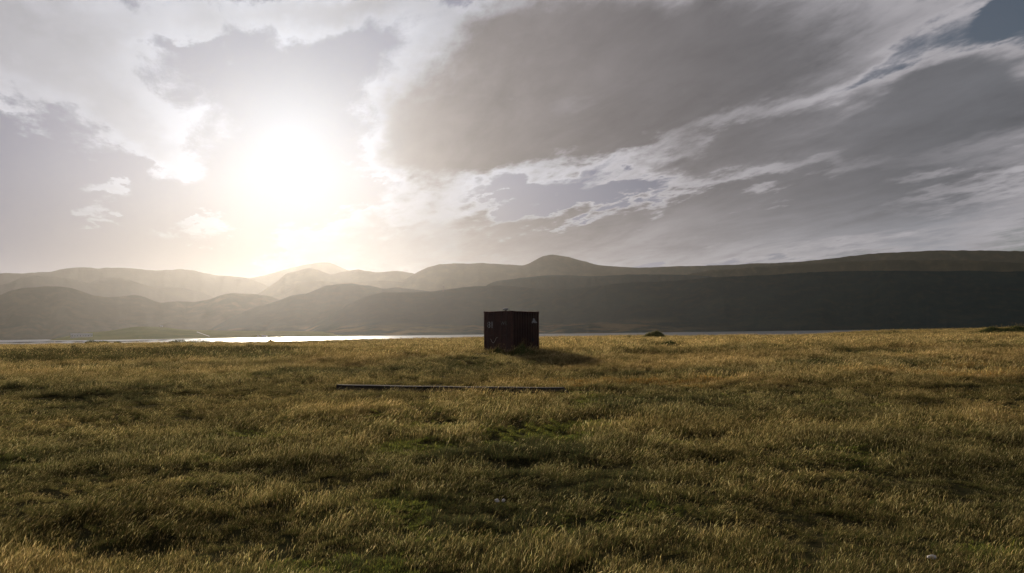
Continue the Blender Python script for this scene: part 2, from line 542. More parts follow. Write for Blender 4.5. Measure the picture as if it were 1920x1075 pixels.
hill('mountain', 'nearest dark rounded hills on the far left shore',
     [(-700, 630), (-500, 590), (-250, 565), (-100, 562), (0, 554), (15, 546.7), (28, 543), (45, 540), (75, 539), (80, 537), (100, 537), (133, 540), (151, 545.4), (171, 553.5), (201, 557.5), (234, 556), (251, 553), (266, 555.5), (289, 564), (299, 568.5), (332, 564.8), (364, 566.8), (397, 560.5), (414, 553.5), (432, 549.7), (457, 550.5), (480, 551.5), (510, 556), (560, 580), (620, 610)],
     2700, 3300, 4200, mat_mid, seed=17, rough=0.08)
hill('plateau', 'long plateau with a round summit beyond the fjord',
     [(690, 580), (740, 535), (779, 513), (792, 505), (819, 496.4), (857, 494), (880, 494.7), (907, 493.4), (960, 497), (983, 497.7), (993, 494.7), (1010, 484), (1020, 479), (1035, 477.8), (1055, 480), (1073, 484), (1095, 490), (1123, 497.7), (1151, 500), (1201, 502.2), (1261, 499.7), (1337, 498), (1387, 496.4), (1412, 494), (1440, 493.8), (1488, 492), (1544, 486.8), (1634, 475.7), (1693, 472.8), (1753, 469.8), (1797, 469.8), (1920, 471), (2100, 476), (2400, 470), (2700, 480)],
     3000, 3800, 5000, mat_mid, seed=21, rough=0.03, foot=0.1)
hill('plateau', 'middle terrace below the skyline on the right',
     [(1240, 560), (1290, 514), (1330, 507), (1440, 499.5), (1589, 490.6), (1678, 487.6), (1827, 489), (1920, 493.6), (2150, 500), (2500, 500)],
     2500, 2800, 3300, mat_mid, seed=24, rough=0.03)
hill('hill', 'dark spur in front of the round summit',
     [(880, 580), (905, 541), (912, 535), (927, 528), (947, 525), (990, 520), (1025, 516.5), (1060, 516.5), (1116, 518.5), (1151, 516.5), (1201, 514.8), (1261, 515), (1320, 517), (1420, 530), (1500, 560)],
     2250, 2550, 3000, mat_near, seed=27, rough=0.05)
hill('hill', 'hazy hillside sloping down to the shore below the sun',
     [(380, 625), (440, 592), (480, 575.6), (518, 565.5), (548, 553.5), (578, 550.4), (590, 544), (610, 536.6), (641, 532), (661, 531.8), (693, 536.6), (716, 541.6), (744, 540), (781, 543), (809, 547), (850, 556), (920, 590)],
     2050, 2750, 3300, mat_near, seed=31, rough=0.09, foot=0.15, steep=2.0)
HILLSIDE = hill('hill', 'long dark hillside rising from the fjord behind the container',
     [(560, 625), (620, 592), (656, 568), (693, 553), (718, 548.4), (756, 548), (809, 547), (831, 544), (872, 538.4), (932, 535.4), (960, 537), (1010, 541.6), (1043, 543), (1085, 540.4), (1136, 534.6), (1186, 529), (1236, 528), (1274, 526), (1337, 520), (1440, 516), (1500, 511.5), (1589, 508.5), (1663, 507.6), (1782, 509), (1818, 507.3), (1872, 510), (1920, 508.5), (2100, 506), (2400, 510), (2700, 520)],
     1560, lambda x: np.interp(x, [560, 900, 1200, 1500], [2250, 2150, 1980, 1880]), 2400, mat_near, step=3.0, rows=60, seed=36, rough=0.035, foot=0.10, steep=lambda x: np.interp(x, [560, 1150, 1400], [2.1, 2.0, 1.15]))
MEADOW = hill('meadow_hill', 'low sunlit green headland with a white farm building',
     [(60, 641), (88, 638.5), (125, 631), (151, 625), (201, 621), (240, 614.5), (261, 612.5), (301, 613), (339, 617.7), (372, 619), (414, 620), (480, 620.5), (560, 621), (640, 623), (720, 626), (800, 629)],
     1500, 1900, 2300, mat_meadow, step=2.0, rows=30, seed=41, rough=0.05, foot=0.8, steep=1.2)
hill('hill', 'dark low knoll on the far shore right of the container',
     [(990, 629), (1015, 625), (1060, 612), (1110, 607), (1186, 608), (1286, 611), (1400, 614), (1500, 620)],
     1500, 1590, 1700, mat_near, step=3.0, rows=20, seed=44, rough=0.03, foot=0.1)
# sand bars in the shallow water on the left
for k, (x0, x1, y, r, lab) in enumerate([
        (-60, 190, 638.8, 1150, 'thin dark sand bar at the far left edge of the fjord'),
        (120, 330, 637.5, 1000, 'thin dark sand bar below the white farm building'),
        (250, 420, 636.0, 1250, 'thin dark sand bar left of the glittering water')]):
    n_ = 40
    xs_ = np.linspace(x0, x1, n_)
    d_ = np.array([ray(a, y) for a in xs_])
    u_ = d_[:, :2] / np.hypot(d_[:, 0], d_[:, 1])[:, None]
    wid = 42 * np.sin(np.linspace(0, np.pi, n_)) ** 0.6 * (1 + 0.4 * fbm(xs_ / 18, xs_ * 0, 50 + k, 3)) + 0.3
    rowt = np.linspace(-1, 1, 7)
    R_ = r + rowt[:, None] * wid[None, :] * 3 + 20 * fbm(xs_ / 30, xs_ * 0 + 4, 55 + k, 2)[None, :]
    Z_ = WATER_Z - 0.3 + 0.75 * (1 - rowt[:, None] ** 2) * (wid / wid.max())[None, :]
    o = link('sand_bar', grid_mesh('sand_bar', u_[None, :, 0] * R_, u_[None, :, 1] * R_, Z_), mat_soil)
    tag(o, lab, 'sand bar', 'sand bars in the fjord', 'structure')

# ---------------------------------------------------------------- haze: damp air lit from behind
def build_haze():
    m, n, out = material('damp_air')
    v = n.new('ShaderNodeVolumePrincipled')
    v.inputs['Color'].default_value = (0.98, 0.935, 0.885, 1)
    v.inputs['Density'].default_value = 2.05e-5
    v.inputs['Anisotropy'].default_value = 0.80
    n.t.links.new(v.outputs[0], out.inputs['Volume'])
    me = bpy.data.meshes.new('haze')
    bm = bmesh.new()
    bmesh.ops.create_cube(bm, size=1.0)
    lo, hi = Vector((-26000, -5000, -13.5)), Vector((26000, 29000, 462))
    for vv in bm.verts:
        vv.co = Vector([lo[i] + (vv.co[i] + 0.5) * (hi[i] - lo[i]) for i in range(3)])
    bm.to_mesh(me)
    o = link('haze', me, m)
    tag(o, 'warm damp haze between the hills', 'haze', kind='stuff')


build_haze()

# ---------------------------------------------------------------- the container
def box_bm(bm, lo, hi):
    r = bmesh.ops.create_cube(bm, size=1.0)['verts']
    lo, hi = Vector(lo), Vector(hi)
    for v in r:
        v.co = Vector([lo[i] + (v.co[i] + 0.5) * (hi[i] - lo[i]) for i in range(3)])
    return r


def cyl_bm(bm, p, q, r0, r1=None, seg=10, caps=True):
    p, q = Vector(p), Vector(q)
    d = q - p
    m = Matrix.Translation((p + q) / 2) @ d.to_track_quat('Z', 'Y').to_matrix().to_4x4()
    bmesh.ops.create_cone(bm, cap_ends=caps, segments=seg, radius1=r0, radius2=r0 if r1 is None else r1, depth=d.length, matrix=m)


def from_bm(name, bm, mat, parent=None, bevel=0.0, smooth=False):
    if bevel:
        bmesh.ops.bevel(bm, geom=bm.edges[:], offset=bevel, segments=2, affect='EDGES', profile=0.5)
    me = bpy.data.meshes.new(name)
    bmesh.ops.recalc_face_normals(bm, faces=bm.faces[:])
    bm.to_mesh(me)
    bm.free()
    if smooth:
        for p in me.polygons:
            p.use_smooth = True
    return link(name, me, mat, parent)


def part_box(name, lo, hi, mat, parent, bevel=0.0):
    bm = bmesh.new()
    box_bm(bm, lo, hi)
    return from_bm(name, bm, mat, parent, bevel)


def rust(n):
    v = objco(n)
    a = n.noise(v, 1.4, 7, 0.65, 0.4)
    b = n.noise(n.v('MULTIPLY', v, (9.0, 9.0, 0.8)), 1.0, 5, 0.6)
    c = n.mix(n.ramp(a, 0.4, 0.62), (0.040, 0.016, 0.013, 1), (0.060, 0.025, 0.018, 1))
    c = n.mix(n.m('MULTIPLY', n.ramp(b, 0.55, 0.75), 0.6), c, (0.055, 0.026, 0.018, 1))
    return n.mix(n.ramp(n.noise(v, 5.0, 8, 0.7), 0.62, 0.72), c, (0.14, 0.062, 0.03, 1))


mat_red = principled('rusty_red_paint', (0.09, 0.03, 0.022), 0.62, spec=0.35, build=rust)
mat_frame = principled('dark_rusty_steel', (0.05, 0.022, 0.018), 0.7, spec=0.3, build=lambda n: n.mix(n.ramp(n.noise(objco(n), 3.0, 6, 0.65), 0.4, 0.65), (0.05, 0.020, 0.016, 1), (0.085, 0.036, 0.022, 1)))
mat_bar = principled('worn_steel_bar', (0.07, 0.05, 0.045), 0.5, 0.4)
mat_decal = principled('worn_white_paint', (0.55, 0.56, 0.58), 0.7, build=lambda n: n.mix(n.ramp(n.noise(objco(n), 14.0, 6, 0.7), 0.35, 0.6), (0.16, 0.13, 0.12, 1), (0.42, 0.43, 0.46, 1)))
mat_decal_dim = principled('faded_grey_paint', (0.2, 0.22, 0.23), 0.8, build=lambda n: n.mix(n.ramp(n.noise(objco(n), 12.0, 6, 0.7), 0.35, 0.65), (0.08, 0.06, 0.05, 1), (0.24, 0.28, 0.29, 1)))
mat_black = principled('black_rubber', (0.02, 0.022, 0.022), 0.6)
mat_vent = principled('galvanised_steel', (0.35, 0.34, 0.33), 0.45, 0.7)
mat_cable = principled('pale_rope', (0.42, 0.38, 0.32), 0.8)

CW, CL, CH = 2.44, 2.99, 2.72                  # end, side, height of a ten foot container
ANG = math.radians(38.2)


def corrugated(length, height, depth=0.036, pitch=0.278):
    """a wall of folded steel in the x-z plane, facing -y, with thickness"""
    xs = [(0, 0)]
    x = 0.0
    while x < length - 1e-4:
        for dx, d in ((0.072, 0), (0.068, depth), (0.072, depth), (0.066, 0)):
            x += dx
            if x >= length:
                x = length
            xs.append((x, d))
            if x >= length:
                break
    bm = bmesh.new()
    lo = [bm.verts.new((a, d, 0)) for a, d in xs]
    hi = [bm.verts.new((a, d, height)) for a, d in xs]
    for i in range(len(xs) - 1):
        bm.faces.new((lo[i], lo[i + 1], hi[i + 1], hi[i]))
    geo = bmesh.ops.solidify(bm, geom=bm.faces[:], thickness=0.004)
    return bm


def lettering(name, text, size, mat, parent, loc, rot):
    cu = bpy.data.curves.new(name, 'FONT')
    cu.body = text
    cu.size = size
    cu.extrude = 0.0015
    o = bpy.data.objects.new(name, cu)
    COL.objects.link(o)
    dg = bpy.context.evaluated_depsgraph_get()
    me = bpy.data.meshes.new_from_object(o.evaluated_get(dg))
    bpy.data.objects.remove(o)
    q = link(name, me, mat, parent)
    q.location, q.rotation_euler = loc, rot
    return q


def build_container():
    d = ray(960.5, 660.5)
    t = 52.0 / d.y
    corner = Vector((d.x * t, d.y * t, 0))
    corner.z = float(ground_z(corner.x, corner.y)) - 0.02
    corner.z = EYE.z + d.z * t - 0.02
    # local frame: +x runs along the door end to the left, +y along the side to the right and away
    root = empty('shipping_container', corner, 0, (0, 0))
    ex = Vector((-math.cos(ANG), math.sin(ANG), 0.004)).normalized()
    ey = Vector((math.sin(ANG), math.cos(ANG), -0.010)).normalized()
    ez = ey.cross(ex).normalized()
    ez = ez if ez.z > 0 else -ez
    # right handed: x = ey (side), y = ex (end)
    mrot = Matrix((ey, ex, ez)).transposed()
    root.matrix_world = Matrix.Translation(corner) @ mrot.to_4x4()
    tag(root, 'rusty dark red shipping container standing alone in the grass', 'container')
    L, W, H, P = CL, CW, CH, 0.10
    # corner posts, rails and castings.  x: 0..L along the side (door end at x = 0), y: 0..W along the door end
    for x in (0, L):
        for y in (0, W):
            x0, y0 = (0.012 if x == 0 else L - P - 0.012), (0.012 if y == 0 else W - P - 0.012)
            part_box('corner_post', (x0, y0, 0.118), (x0 + P, y0 + P, H - 0.118), mat_frame, root, 0.008)
            for z in (0, H - 0.118):
                x1, y1 = (0 if x == 0 else L - 0.178), (0 if y == 0 else W - 0.162)
                c = part_box('corner_casting', (x1, y1, z), (x1 + 0.178, y1 + 0.162, z + 0.118), mat_frame, root, 0.012)
                # the oval lashing hole on the outer side face
                bm = bmesh.new()
                yy = -0.004 if y == 0 else W + 0.004
                cyl_bm(bm, (x1 + 0.089, yy, z + 0.059), (x1 + 0.089, yy + (0.003 if y == 0 else -0.003), z + 0.059), 0.034, seg=14)
                from_bm('lashing_hole', bm, mat_black, c)
    for y in (0, W):
        y0 = 0.02 if y == 0 else W - 0.08
        part_box('top_rail', (0.178, y0, H - 0.085), (L - 0.178, y0 + 0.06, H - 0.018), mat_frame, root, 0.006)
        part_box('bottom_rail', (0.178, y0, 0.02), (L - 0.178, y0 + 0.06, 0.16), mat_frame, root, 0.006)
    for x in (0, L):
        x0 = 0.02 if x == 0 else L - 0.08
        part_box('door_header' if x == 0 else 'end_header', (x0, 0.162, H - 0.12), (x0 + 0.06, W - 0.162, H - 0.012), mat_frame, root, 0.006)
        part_box('door_sill' if x == 0 else 'end_sill', (x0, 0.162, 0.02), (x0 + 0.06, W - 0.162, 0.15), mat_frame, root, 0.006)
    # walls
    side = from_bm('side_wall', corrugated(L - 0.224, H - 0.245), mat_red, root)
    side.location = (0.112, 0.045, 0.16)
    far = from_bm('side_wall', corrugated(L - 0.224, H - 0.245), mat_red, root)
    far.location, far.rotation_euler = (L - 0.112, W - 0.045, 0.16), (0, 0, math.pi)
    end = from_bm('end_wall', corrugated(W - 0.224, H - 0.27), mat_red, root)
    end.location, end.rotation_euler = (L - 0.045, 0.112, 0.15), (0, 0, math.pi / 2)
    # roof with shallow cross ribs
    bm = bmesh.new()
    xs = np.linspace(0.06, L - 0.06, 41)
    ring = []
    for i, x in enumerate(xs):
        z = H - 0.03 + (0.018 if (i // 2) % 2 else 0.0)
        ring.append([bm.verts.new((x, y, z)) for y in (0.05, W / 2, W - 0.05)])
    for a, b in zip(ring[:-1], ring[1:]):
        for k in range(2):
            bm.faces.new((a[k], b[k], b[k + 1], a[k + 1]))
    bmesh.ops.solidify(bm, geom=bm.faces[:], thickness=0.004)
    from_bm('roof', bm, mat_red, root)
    # a plank floor inside is never seen; the doors close the near left end
    half = (W - 0.224) / 2
    for k in range(2):
        y0 = 0.112 + k * (half + 0.004)
        bm = bmesh.new()
        box_bm(bm, (0.035, y0, 0.152), (0.07, y0 + half - 0.004, H - 0.122))
        door = from_bm('door', bm, mat_red, root, 0.004)
        # pressed panels of the door leaf
        for j in range(4):
            z0 = 0.21 + j * 0.60
            part_box('door_panel', (0.020, y0 + 0.09, z0), (0.036, y0 + half - 0.09, z0 + 0.53), mat_red, door, 0.006)
        for j, yy in enumerate((y0 + half * 0.30, y0 + half * 0.72)):
            bm = bmesh.new()
            cyl_bm(bm, (-0.012, yy, 0.10), (-0.012, yy, H - 0.06), 0.017, seg=10)
            for zz in (0.28, 0.95, 1.55, 2.25):
                box_bm(bm, (-0.034, yy - 0.045, zz), (0.022, yy + 0.045, zz + 0.05))
            bar = from_bm('lock_bar', bm, mat_bar, door)
            bm = bmesh.new()
            s = 1 if j == 0 else -1
            box_bm(bm, (-0.045, min(yy, yy + s * 0.34), 1.10), (-0.030, max(yy, yy + s * 0.34), 1.145))
            from_bm('handle', bm, mat_bar, bar, 0.004)
        for zz in (0.35, 0.95, 1.55, 2.15):
            hy = y0 - 0.035 if k == 0 else y0 + half - 0.025
            part_box('hinge', (-0.004, hy, zz), (0.034, hy + 0.06, zz + 0.12), mat_frame, door, 0.004)
    # worn painted marks on the doors: a round figure and a stroke, side by side, on the left leaf
    rz_end = (math.pi / 2, 0, -math.pi / 2)
    lettering('painted_mark', '8', 0.58, mat_decal, root, (0.015, W - 0.30, 1.62), rz_end)
    lettering('painted_mark', 'I', 0.62, mat_decal, root, (0.015, W - 0.64, 1.60), rz_end)
    lettering('faded_mark', 'W', 0.34, mat_decal_dim, root, (0.015, 0.98, 1.80), rz_end)
    lettering('faded_mark', 'L', 0.34, mat_decal_dim, root, (0.015, 0.58, 1.80), rz_end)
    # white peeling patch high on the side, near its far corner
    rng = random.Random(3)
    bm = bmesh.new()
    for (cx, cz, rx, rz_, n_) in ((2.42, 2.17, 0.16, 0.10, 9), (2.33, 2.03, 0.12, 0.09, 8), (2.58, 1.99, 0.22, 0.075, 10), (2.50, 2.09, 0.10, 0.08, 7), (2.22, 1.96, 0.09, 0.05, 7)):
        vs_ = []
        for k in range(n_):
            a = k / n_ * 2 * math.pi
            q = rng.uniform(0.6, 1.15)
            vs_.append(bm.verts.new((cx + math.cos(a) * rx * q, 0.038 - 0.002 * len(bm.faces) * 0.2, cz + math.sin(a) * rz_ * q)))
        bm.faces.new(vs_)
    ex_ = bmesh.ops.extrude_face_region(bm, geom=bm.faces[:])
    for v in [g for g in ex_['geom'] if isinstance(g, bmesh.types.BMVert)]:
        v.co.y -= 0.004
    from_bm('peeling_patch', bm, mat_decal, root)
    # dark round cover low on the side
    bm = bmesh.new()
    bmesh.ops.create_cone(bm, cap_ends=True, segments=24, radius1=0.13, radius2=0.11, depth=0.03,
                          matrix=Matrix.Translation((2.32, 0.025, 0.82)) @ Matrix.Rotation(math.pi / 2, 4, 'X'))
    from_bm('round_cover', bm, mat_black, root)
    # rope loop hanging at the doors
    cu = []
    for k in range(17):
        u = k / 16
        cu.append(Vector((-0.06, 1.78 - 0.62 * u, 0.88 - 0.34 * math.sin(math.pi * min(1, u * 1.25)) * (1 - 0.35 * u) + 0.10 * u)))
    bm = bmesh.new()
    for a, b in zip(cu[:-1], cu[1:]):
        cyl_bm(bm, a, b, 0.012, seg=6)
    from_bm('rope', bm, mat_cable, root)
    # mushroom vent on the roof
    bm = bmesh.new()
    vx, vy = 0.50, 0.95
    cyl_bm(bm, (vx, vy, H - 0.03), (vx, vy, H + 0.10), 0.07, seg=14)
    stem = from_bm('vent_pipe', bm, mat_frame, root)
    bm = bmesh.new()
    cyl_bm(bm, (vx, vy, H + 0.07), (vx, vy, H + 0.16), 0.19, 0.19, 18)
    cyl_bm(bm, (vx, vy, H + 0.16), (vx, vy, H + 0.20), 0.19, 0.10, 18)
    from_bm('vent_cap', bm, mat_vent, stem)
    return root, corner


CONT, CORNER = build_container()

# ---------------------------------------------------------------- the beam lying in the grass
def weathered(n):
    v = objco(n)
    g = n.noise(n.v('MULTIPLY', v, (0.6, 14.0, 14.0)), 1.0, 6, 0.6)
    return n.mix(n.ramp(g, 0.35, 0.7), (0.022, 0.019, 0.016, 1), (0.075, 0.064, 0.054, 1))


mat_wood = principled('weathered_timber', (0.18, 0.15, 0.12), 0.95, spec=0.08, build=weathered,
                      bump=lambda n: (n.noise(n.v('MULTIPLY', objco(n), (0.6, 14.0, 14.0)), 1.0, 6, 0.6), 0.5, 0.01))


def build_beam():
    a, ta = ground_hit(634, 735)
    b, tb = ground_hit(1057, 742)
    dv = b - a
    ln = math.hypot(dv.x, dv.y)
    hgt, wid = 0.20, 0.24
    bm = bmesh.new()
    n_ = 26
    rings = []
    for i in range(n_ + 1):
        u = i / n_
        sag = 0.05 * math.sin(u * math.pi) + 0.012 * math.sin(u * 23)
        w2 = wid / 2 * (1 + 0.05 * math.sin(u * 17 + 1))
        x = (u - 0.5) * ln
        cut = 0.16 if i == n_ else 0.0             # the right end is sawn aslant
        zt, zb = hgt / 2 - sag * 0.4, -hgt / 2 - sag * 0.4
        c = 0.025
        prof = [(-w2, zb + c), (-w2 + c, zb), (w2 - c, zb), (w2, zb + c), (w2, zt - c), (w2 - c, zt), (-w2 + c, zt), (-w2, zt - c)]
        rings.append([bm.verts.new((x + (cut if zz < 0 else 0), yy, zz)) for yy, zz in prof])
    for r0, r1 in zip(rings[:-1], rings[1:]):
        for k in range(8):
            bm.faces.new((r0[k], r0[(k + 1) % 8], r1[(k + 1) % 8], r1[k]))
    bm.faces.new(rings[0][::-1])
    bm.faces.new(rings[-1])
    o = from_bm('wooden_beam', bm, mat_wood)
    mid = (a + b) / 2
    gz = [float(ground_z(a.x + dv.x * u, a.y + dv.y * u)) for u in np.linspace(0, 1, 30)]
    o.location = (mid.x, mid.y, float(np.mean(gz)) + 0.14)
    slope = (gz[-1] - gz[0])
    o.rotation_euler = (0, -math.atan2(slope * 0.9, ln), math.atan2(dv.y, dv.x))
    tag(o, 'long weathered timber beam lying across the grass before the container', 'beam')
    return o, a, b


BEAM, BA, BB = build_beam()

# ---------------------------------------------------------------- stones
mat_stone = principled('pale_stone', (0.5, 0.47, 0.44), 0.85, build=lambda n: n.mix(n.ramp(n.noise(objco(n), 20, 6, 0.6), 0.35, 0.65), (0.42, 0.38, 0.35, 1), (0.66, 0.63, 0.60, 1)))


def stone(label, px, py, size, seed, lift=0.5):
    p, t = ground_hit(px, py)
    bm = bmesh.new()
    bmesh.ops.create_icosphere(bm, subdivisions=3, radius=1.0)
    for v in bm.verts:
        c = v.co.copy()
        k = 1 + 0.28 * float(fbm(c.x * 1.3 + seed, c.y * 1.3 + c.z, seed, 3)) + 0.1 * float(fbm(c.x * 4 + seed, c.z * 4 + c.y, seed + 3, 2))
        v.co = Vector((c.x * 1.1, c.y * 0.8, c.z * 0.62)) * k * size
    o = from_bm('stone', bm, mat_stone, smooth=True)
    o.location = p + Vector((0, 0, size * lift))
    o.rotation_euler = (0.2 * seed, 0.1, seed * 1.3)
    tag(o, label, 'stone', 'white stones in the grass')


stone('white stone at the bottom right corner of the field', 1748, 1070, 0.048, 2, 3.5)
stone('left of two small white stones in the middle of the foreground', 932, 958, 0.038, 5, 4.5)
stone('right of two small white stones in the middle of the foreground', 944, 957, 0.036, 8, 4.5)

# ---------------------------------------------------------------- far things on the other shore
def surface_hit(o, px, py):
    me = o.data
    tree = BVHTree.FromPolygons([v.co[:] for v in me.vertices], [p.vertices[:] for p in me.polygons])
    d = ray(px, py)
    loc, nor, idx, dist = tree.ray_cast(EYE, d)
    return loc, dist


mat_white = principled('white_painted_wall', (0.78, 0.77, 0.76), 0.8)
mat_roof = principled('grey_sheet_roof', (0.34, 0.34, 0.36), 0.35, 0.6)
mat_glass = principled('dark_window', (0.03, 0.035, 0.04), 0.15)
mat_track = principled('gravel_track', (0.42, 0.38, 0.33), 0.95)


def house(name, label, cat, loc, size, rz, win=3):
    lx, ly, lz = size
    root = empty(name, loc, rz)
    tag(root, label, cat)
    part_box('wall', (-lx / 2, -ly / 2, -2.0), (lx / 2, ly / 2, lz), mat_white, root)
    bm = bmesh.new()
    e, rh = 0.4, ly * 0.28
    prof = [(-ly / 2 - e, lz - 0.05), (0, lz + rh), (ly / 2 + e, lz - 0.05), (ly / 2 + e, lz + 0.15), (0, lz + rh + 0.25), (-ly / 2 - e, lz + 0.15)]
    A = [bm.verts.new((-lx / 2 - e, y, z)) for y, z in prof]
    B = [bm.verts.new((lx / 2 + e, y, z)) for y, z in prof]
    for k in range(6):
        bm.faces.new((A[k], A[(k + 1) % 6], B[(k + 1) % 6], B[k]))
    bm.faces.new(A[::-1])
    bm.faces.new(B)
    from_bm('roof', bm, mat_roof, root)
    for s in (-1, 1):
        bm = bmesh.new()
        f = [bm.verts.new((s * (lx / 2 - 0.05), -ly / 2, lz - 0.1)), bm.verts.new((s * (lx / 2 - 0.05), ly / 2, lz - 0.1)), bm.verts.new((s * (lx / 2 - 0.05), 0, lz + rh))]
        bm.faces.new(f)
        bmesh.ops.solidify(bm, geom=bm.faces[:], thickness=0.1)
        from_bm('gable', bm, mat_white, root)
    for k in range(win):
        x = (k + 0.5) / win * lx - lx / 2
        part_box('window', (x - 0.7, -ly / 2 - 0.05, lz * 0.4), (x + 0.7, -ly / 2 + 0.05, lz * 0.8), mat_glass, root)
    part_box('door', (-lx / 2 - 0.04, -0.6, 0), (-lx / 2 + 0.05, 0.6, 2.2), mat_roof, root)
    return root


def on_meadow(px, py):
    loc, dist = surface_hit(MEADOW, px, py)
    return loc


p = on_meadow(153, 632)
if p is not None:
    house('farm_building', 'long low white farm building on the green headland', 'building', p, (36, 9, 3.6), -p.x / p.y, 8)
p = on_meadow(303, 613.6)
if p is not None:
    house('farmhouse', 'tiny white house on top of the green headland', 'house', p, (5, 4, 2.6), 0.3, 1)
p = on_meadow(496, 632.5)
if p is not None:
    house('boathouse', 'low pale boathouse at the far waterline left of the glitter', 'house', p, (9, 4, 2.2), 0.1, 2)
p = on_meadow(484, 631.5)
if p is not None:
    house('shed', 'tiny pale shed left of the boathouse at the far waterline', 'house', p, (2.6, 2.4, 2.0), 0.0, 1)
# the pale farm track on the headland
pts_ = [on_meadow(369 + 24 * u, 622.8 + 8.6 * u) for u in np.linspace(0, 1, 12)]
pts_ = [q for q in pts_ if q is not None]
if len(pts_) > 2:
    bm = bmesh.new()
    rows_ = []
    for q in pts_:
        rows_.append([bm.verts.new(q + Vector((s * 1.3, 0, 0.35))) for s in (-1, 1)])
    for a, b in zip(rows_[:-1], rows_[1:]):
        bm.faces.new((a[0], a[1], b[1], b[0]))
    o = from_bm('track', bm, mat_track)
    tag(o, 'pale gravel track running down the green headland', 'track', kind='structure')


def build_mast():
    loc, dist = surface_hit(HILLSIDE, 831.5, 546.5)
    root = empty('radio_mast', loc)
    tag(root, 'thin radio mast standing on the hillside ridge', 'mast')
    H = 27.0
    bm = bmesh.new()
    cyl_bm(bm, (0, 0, -2), (0, 0, H * 0.6), 0.55, 0.42, 8)
    cyl_bm(bm, (0, 0, H * 0.6), (0, 0, H), 0.38, 0.12, 8)
    from_bm('pole', bm, mat_bar, root)
    for k in range(3):
        a = k * 2 * math.pi / 3 + 0.9
        bm = bmesh.new()
        cyl_bm(bm, (0, 0, H * 0.7), (math.cos(a) * 9, math.sin(a) * 9, -1), 0.10, seg=5)
        from_bm('guy_wire', bm, mat_bar, root)
    part_box('equipment_hut', (-2.4, -1.4, -1), (0.2, 1.4, 2.6), mat_frame, root)
    bm = bmesh.new()
    cyl_bm(bm, (-0.2, -0.5, H * 0.62), (-0.2, -1.1, H * 0.62), 0.9, seg=12)
    from_bm('dish', bm, mat_vent, root)


build_mast()

# ---------------------------------------------------------------- grass
def grass_mat(name):
    m, n, out = material(name)
    a = n.new('ShaderNodeAttribute', attribute_type='GEOMETRY', attribute_name='bcol').outputs['Color']
    t = n.new('ShaderNodeAttribute', attribute_type='INSTANCER', attribute_name='tint').outputs['Color']
    c = n.v('MULTIPLY', a, t)
    df = n.new('ShaderNodeBsdfDiffuse')
    tr = n.new('ShaderNodeBsdfTranslucent')
    n.put(df.inputs[0], c)
    n.put(tr.inputs[0], n.v('MULTIPLY', c, (1.12, 1.14, 0.85)))
    ms = n.new('ShaderNodeMixShader')
    ms.inputs[0].default_value = 0.62
    n.t.links.new(df.outputs[0], ms.inputs[1])
    n.t.links.new(tr.outputs[0], ms.inputs[2])
    n.t.links.new(ms.outputs[0], out.inputs[0])
    return m


def plain_grass_mat(name):
    m, n, out = material(name)
    a = n.new('ShaderNodeAttribute', attribute_type='GEOMETRY', attribute_name='bcol').outputs['Color']
    df = n.new('ShaderNodeBsdfDiffuse')
    tr = n.new('ShaderNodeBsdfTranslucent')
    n.put(df.inputs[0], a)
    n.put(tr.inputs[0], n.v('MULTIPLY', a, (1.12, 1.14, 0.85)))
    ms = n.new('ShaderNodeMixShader')
    ms.inputs[0].default_value = 0.62
    n.t.links.new(df.outputs[0], ms.inputs[1])
    n.t.links.new(tr.outputs[0], ms.inputs[2])
    n.t.links.new(ms.outputs[0], out.inputs[0])
    return m


mat_grass = grass_mat('field_grass')
mat_tuft = plain_grass_mat('tuft_grass')
PAL = {
    'straw': (0.430, 0.318, 0.165), 'tan': (0.250, 0.178, 0.086), 'olive': (0.080, 0.084, 0.032), 'green': (0.084, 0.098, 0.030),
    'lime': (0.270, 0.250, 0.060), 'brown': (0.098, 0.064, 0.032), 'orange': (0.460, 0.205, 0.042), 'dark': (0.040, 0.042, 0.025),
    'seed': (0.640, 0.490, 0.300),
}


